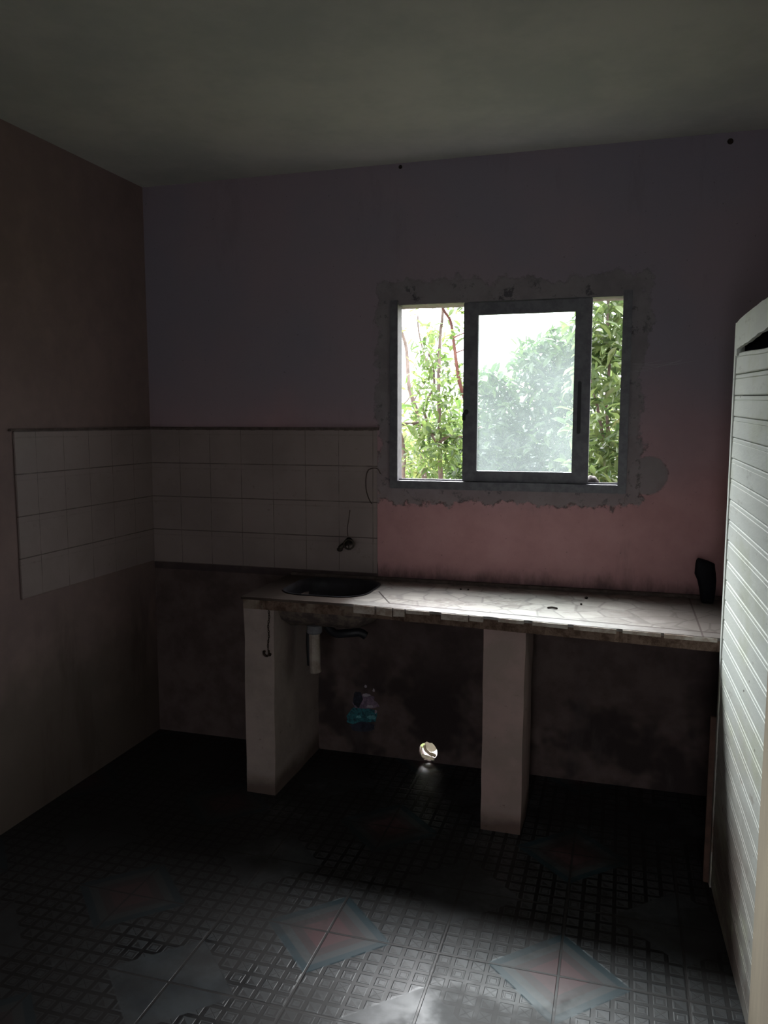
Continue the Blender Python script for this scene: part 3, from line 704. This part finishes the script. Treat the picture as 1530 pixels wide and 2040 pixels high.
def leaves(name, parent, mat, centers, size, seed, squeeze=.38):
    """centers: (point, radius vector, count)"""
    rd = random.Random(seed); V = []; Fc = []; tint = []
    for c, rad, cnt in centers:
        for _ in range(cnt):
            while True:
                q = Vector((rd.uniform(-1, 1), rd.uniform(-1, 1), rd.uniform(-1, 1)))
                if q.length < 1: break
            p = Vector(c) + Vector((q.x*rad[0], q.y*rad[1], q.z*rad[2]))
            d = Vector((rd.gauss(0, 1), rd.gauss(0, 1), rd.gauss(-.35, .7))).normalized()
            s = d.cross(Vector((rd.gauss(0, .5), rd.gauss(0, .5), 1))).normalized(); n_ = s.cross(d)
            L = size*rd.uniform(.6, 1.25); W = L*squeeze*rd.uniform(.75, 1.2); f = .22*W
            b = len(V)
            V += [p, p + d*L*.3 + s*W*.5 + n_*f, p + d*L*.68 + s*W*.42 + n_*f, p + d*L - n_*L*.10, p + d*L*.68 - s*W*.42 + n_*f, p + d*L*.3 - s*W*.5 + n_*f, p + d*L*.32, p + d*L*.68]
            Fc += [(b, b+6, b+1), (b+6, b+7, b+2, b+1), (b+7, b+3, b+2), (b, b+5, b+6), (b+6, b+5, b+4, b+7), (b+7, b+4, b+3)]
            tint += [min(1, max(0, rd.gauss(.45, .3)))]*8
    me = bpy.data.meshes.new(name); me.from_pydata(V, [], Fc); a = me.attributes.new('tint', 'FLOAT', 'POINT')
    a.data.foreach_set('value', tint); me.materials.append(mat)
    o = bpy.data.objects.new(name, me); COL.objects.link(o)
    o.parent = parent; o.matrix_parent_inverse = Matrix.Translation(-Vector(parent.location)); return o
def limb(bm, pix, Y, r0, r1, down=False):
    P = [at(x, y, Y) for x, y in pix]
    for i, p in enumerate(P): P[i] = p + Vector((0, .04*math.sin(i*1.3+Y), 0))
    if down: P.append(Vector((P[-1].x + .05, Y, P[-1].z*.5))); P.append(Vector((P[-1].x+.02, Y, -.12)))
    S = spline(P, 5); n = len(S); tube(bm, S, [r0 + (r1-r0)*k/(n-1) for k in range(n)], 8)
def clus(lst, Y, dY=.25):
    return [(at(x, y, Y), (rx*Y/1600, dY, ry*Y/1600), c) for x, y, rx, ry, c in lst]

# reddish sapling
t = thing('sapling', 'slender reddish-barked sapling leaning across the left window opening', 'tree', at(925, 800, 4.7).xy.to_3d())
bm = bmesh.new(); limb(bm, [(872, 540), (881, 609), (895, 638), (902, 682), (910, 720), (918, 762), (930, 810), (940, 880)], 4.7, .007, .014, True)
limb(bm, [(903, 676), (915, 668), (930, 658), (950, 640)], 4.7, .005, .002); limb(bm, [(911, 704), (925, 697), (940, 690)], 4.7, .004, .002)
finish('trunk', bm, BARKR, t, smooth=True)
leaves('foliage', t, LEAF_A, clus([(895, 580, 40, 40, 60), (915, 612, 14, 14, 16), (905, 665, 20, 22, 26), (925, 640, 8, 30, 8), (890, 690, 16, 20, 14), (915, 745, 14, 30, 20), (900, 770, 26, 26, 50)], 4.72), .062, 1)
# pale forked tree
t = thing('tree', 'pale grey-stemmed tree with forked branches in the left window opening', 'tree', at(876, 900, 5.0).xy.to_3d())
bm = bmesh.new(); limb(bm, [(888, 560), (881, 634), (875, 657), (874, 705), (876, 762), (877, 810), (876, 877), (875, 949)], 5.0, .008, .017, True)
limb(bm, [(790, 842), (815, 845), (837, 844), (853, 856), (872, 878)], 4.98, .013, .015)
limb(bm, [(878, 880), (895, 868), (910, 871), (935, 862), (960, 850)], 4.98, .012, .006)
limb(bm, [(856, 705), (862, 724), (862, 752), (862, 773), (853, 796), (847, 815), (850, 840)], 5.02, .006, .010)
limb(bm, [(862, 735), (850, 720), (838, 690), (832, 655), (835, 630)], 5.02, .006, .004); limb(bm, [(862, 735), (870, 715), (876, 700)], 5.02, .004, .003)
finish('branches', bm, BARK, t, smooth=True)
leaves('foliage', t, LEAF_A, clus([(862, 660, 18, 22, 36), (848, 690, 18, 22, 34), (868, 720, 26, 26, 54), (835, 735, 20, 30, 24), (850, 770, 24, 24, 46), (890, 740, 26, 30, 50), (835, 820, 30, 20, 50), (880, 800, 34, 26, 110), (850, 850, 40, 24, 110), (900, 845, 30, 30, 120), (870, 900, 60, 40, 260), (830, 620, 10, 14, 4)], 5.02, .3), .07, 2)
# left stem
t = thing('tree', 'thin double-stemmed tree at the left edge of the left window opening', 'tree', at(826, 900, 5.5).xy.to_3d())
bm = bmesh.new(); limb(bm, [(790, 600), (797, 653), (806, 690), (812, 730), (817, 765), (826, 804), (832, 829), (838, 880)], 5.5, .009, .022, True)
limb(bm, [(826, 800), (836, 775), (850, 755), (858, 740)], 5.5, .006, .003); limb(bm, [(797, 812), (808, 800), (815, 788)], 5.5, .006, .004)
limb(bm, [(798, 858), (801, 880), (802, 920), (803, 955)], 5.3, .013, .016, True)
finish('stems', bm, BARK, t, smooth=True)
leaves('foliage', t, LEAF_C, clus([(802, 710, 10, 12, 8), (806, 770, 18, 14, 24), (812, 810, 24, 18, 40), (800, 670, 8, 30, 6), (826, 700, 14, 22, 8), (815, 850, 30, 22, 50), (830, 905, 50, 50, 260)], 5.5, .35), .058, 3)
# right-hand shrub close to the wall
t = thing('shrub', 'dense glossy-leaved shrub filling the narrow right window opening', 'shrub', at(1205, 800, 4.5).xy.to_3d())
bm = bmesh.new(); limb(bm, [(1215, 560), (1210, 640), (1214, 720), (1208, 800), (1212, 880), (1206, 960)], 4.55, .006, .014, True); limb(bm, [(1150, 640), (1180, 760), (1206, 900)], 4.55, .006, .010)
finish('stems', bm, BARK, t, smooth=True)
leaves('foliage', t, LEAF_D, clus([(1210, 560, 80, 60, 260), (1205, 650, 70, 60, 330), (1205, 740, 70, 60, 260), (1205, 840, 75, 70, 330), (1205, 940, 75, 60, 360), (1215, 1040, 90, 60, 260)], 4.55, .35), .10, 4, .36)
# bush behind the pane
t = thing('bush', 'broad dark bush rising to the right behind the dusty middle pane', 'bush', at(1100, 800, 6).xy.to_3d())
bm = bmesh.new(); limb(bm, [(1110, 670), (1100, 740), (1090, 820), (1080, 920)], 6.0, .01, .03, True); limb(bm, [(1000, 760), (1040, 840), (1080, 920)], 6.0, .01, .02)
finish('stems', bm, BARK, t, smooth=True)
leaves('foliage', t, LEAF_B, clus([(1120, 705, 60, 48, 700), (1060, 725, 40, 40, 360), (1180, 680, 60, 60, 420), (985, 770, 44, 34, 420), (1120, 790, 80, 50, 800), (1010, 830, 60, 40, 400), (960, 850, 50, 40, 360), (1100, 880, 120, 60, 1500), (980, 910, 90, 60, 1000), (1040, 970, 160, 50, 1200)], 6.0, .5), .09, 5)
# hedges farther off
hedges = [(790, 880, 10.5, 'rounded yellow-green bush far off behind the left window opening'), (905, 850, 7.4, 'mid green bush behind the sapling in the left window opening'), (1060, 830, 11.5, 'bright yellow-green bush far off behind the middle pane'), (1230, 790, 8.8, 'yellow-green bush beyond the shrub in the right opening')]
for i, (px, py, Y, lab) in enumerate(hedges):
    p = at(px, py, Y); t = thing('bush', lab, 'bush', (p.x, p.y, 0), 'bushes beyond the window')
    bm = bmesh.new()
    for k in range(4): tube(bm, spline([(p.x+.1*k-.15, Y, -.12), (p.x+.22*k-.33, Y+.1, .5), (p.x+.45*k-.7, Y, p.z+.0)]), [.03]+[.02]*10+[.01]*2, 7)
    finish('stems', bm, BARK, t, smooth=True)
    cs = []
    hh = p.z + .15
    for k in range(9):
        a = rnd.uniform(-1, 1); cs.append(((p.x + a*.75, Y + rnd.uniform(-.3, .3), hh*(.25 + .62*rnd.random()*(1-.3*abs(a)))), (.5, .5, .42), 330))
    cs.append(((p.x, Y, hh-.45), (.6, .5, .4), 420))
    leaves('foliage', t, LEAF_C if i != 1 else LEAF_A, cs, .10, 20+i)
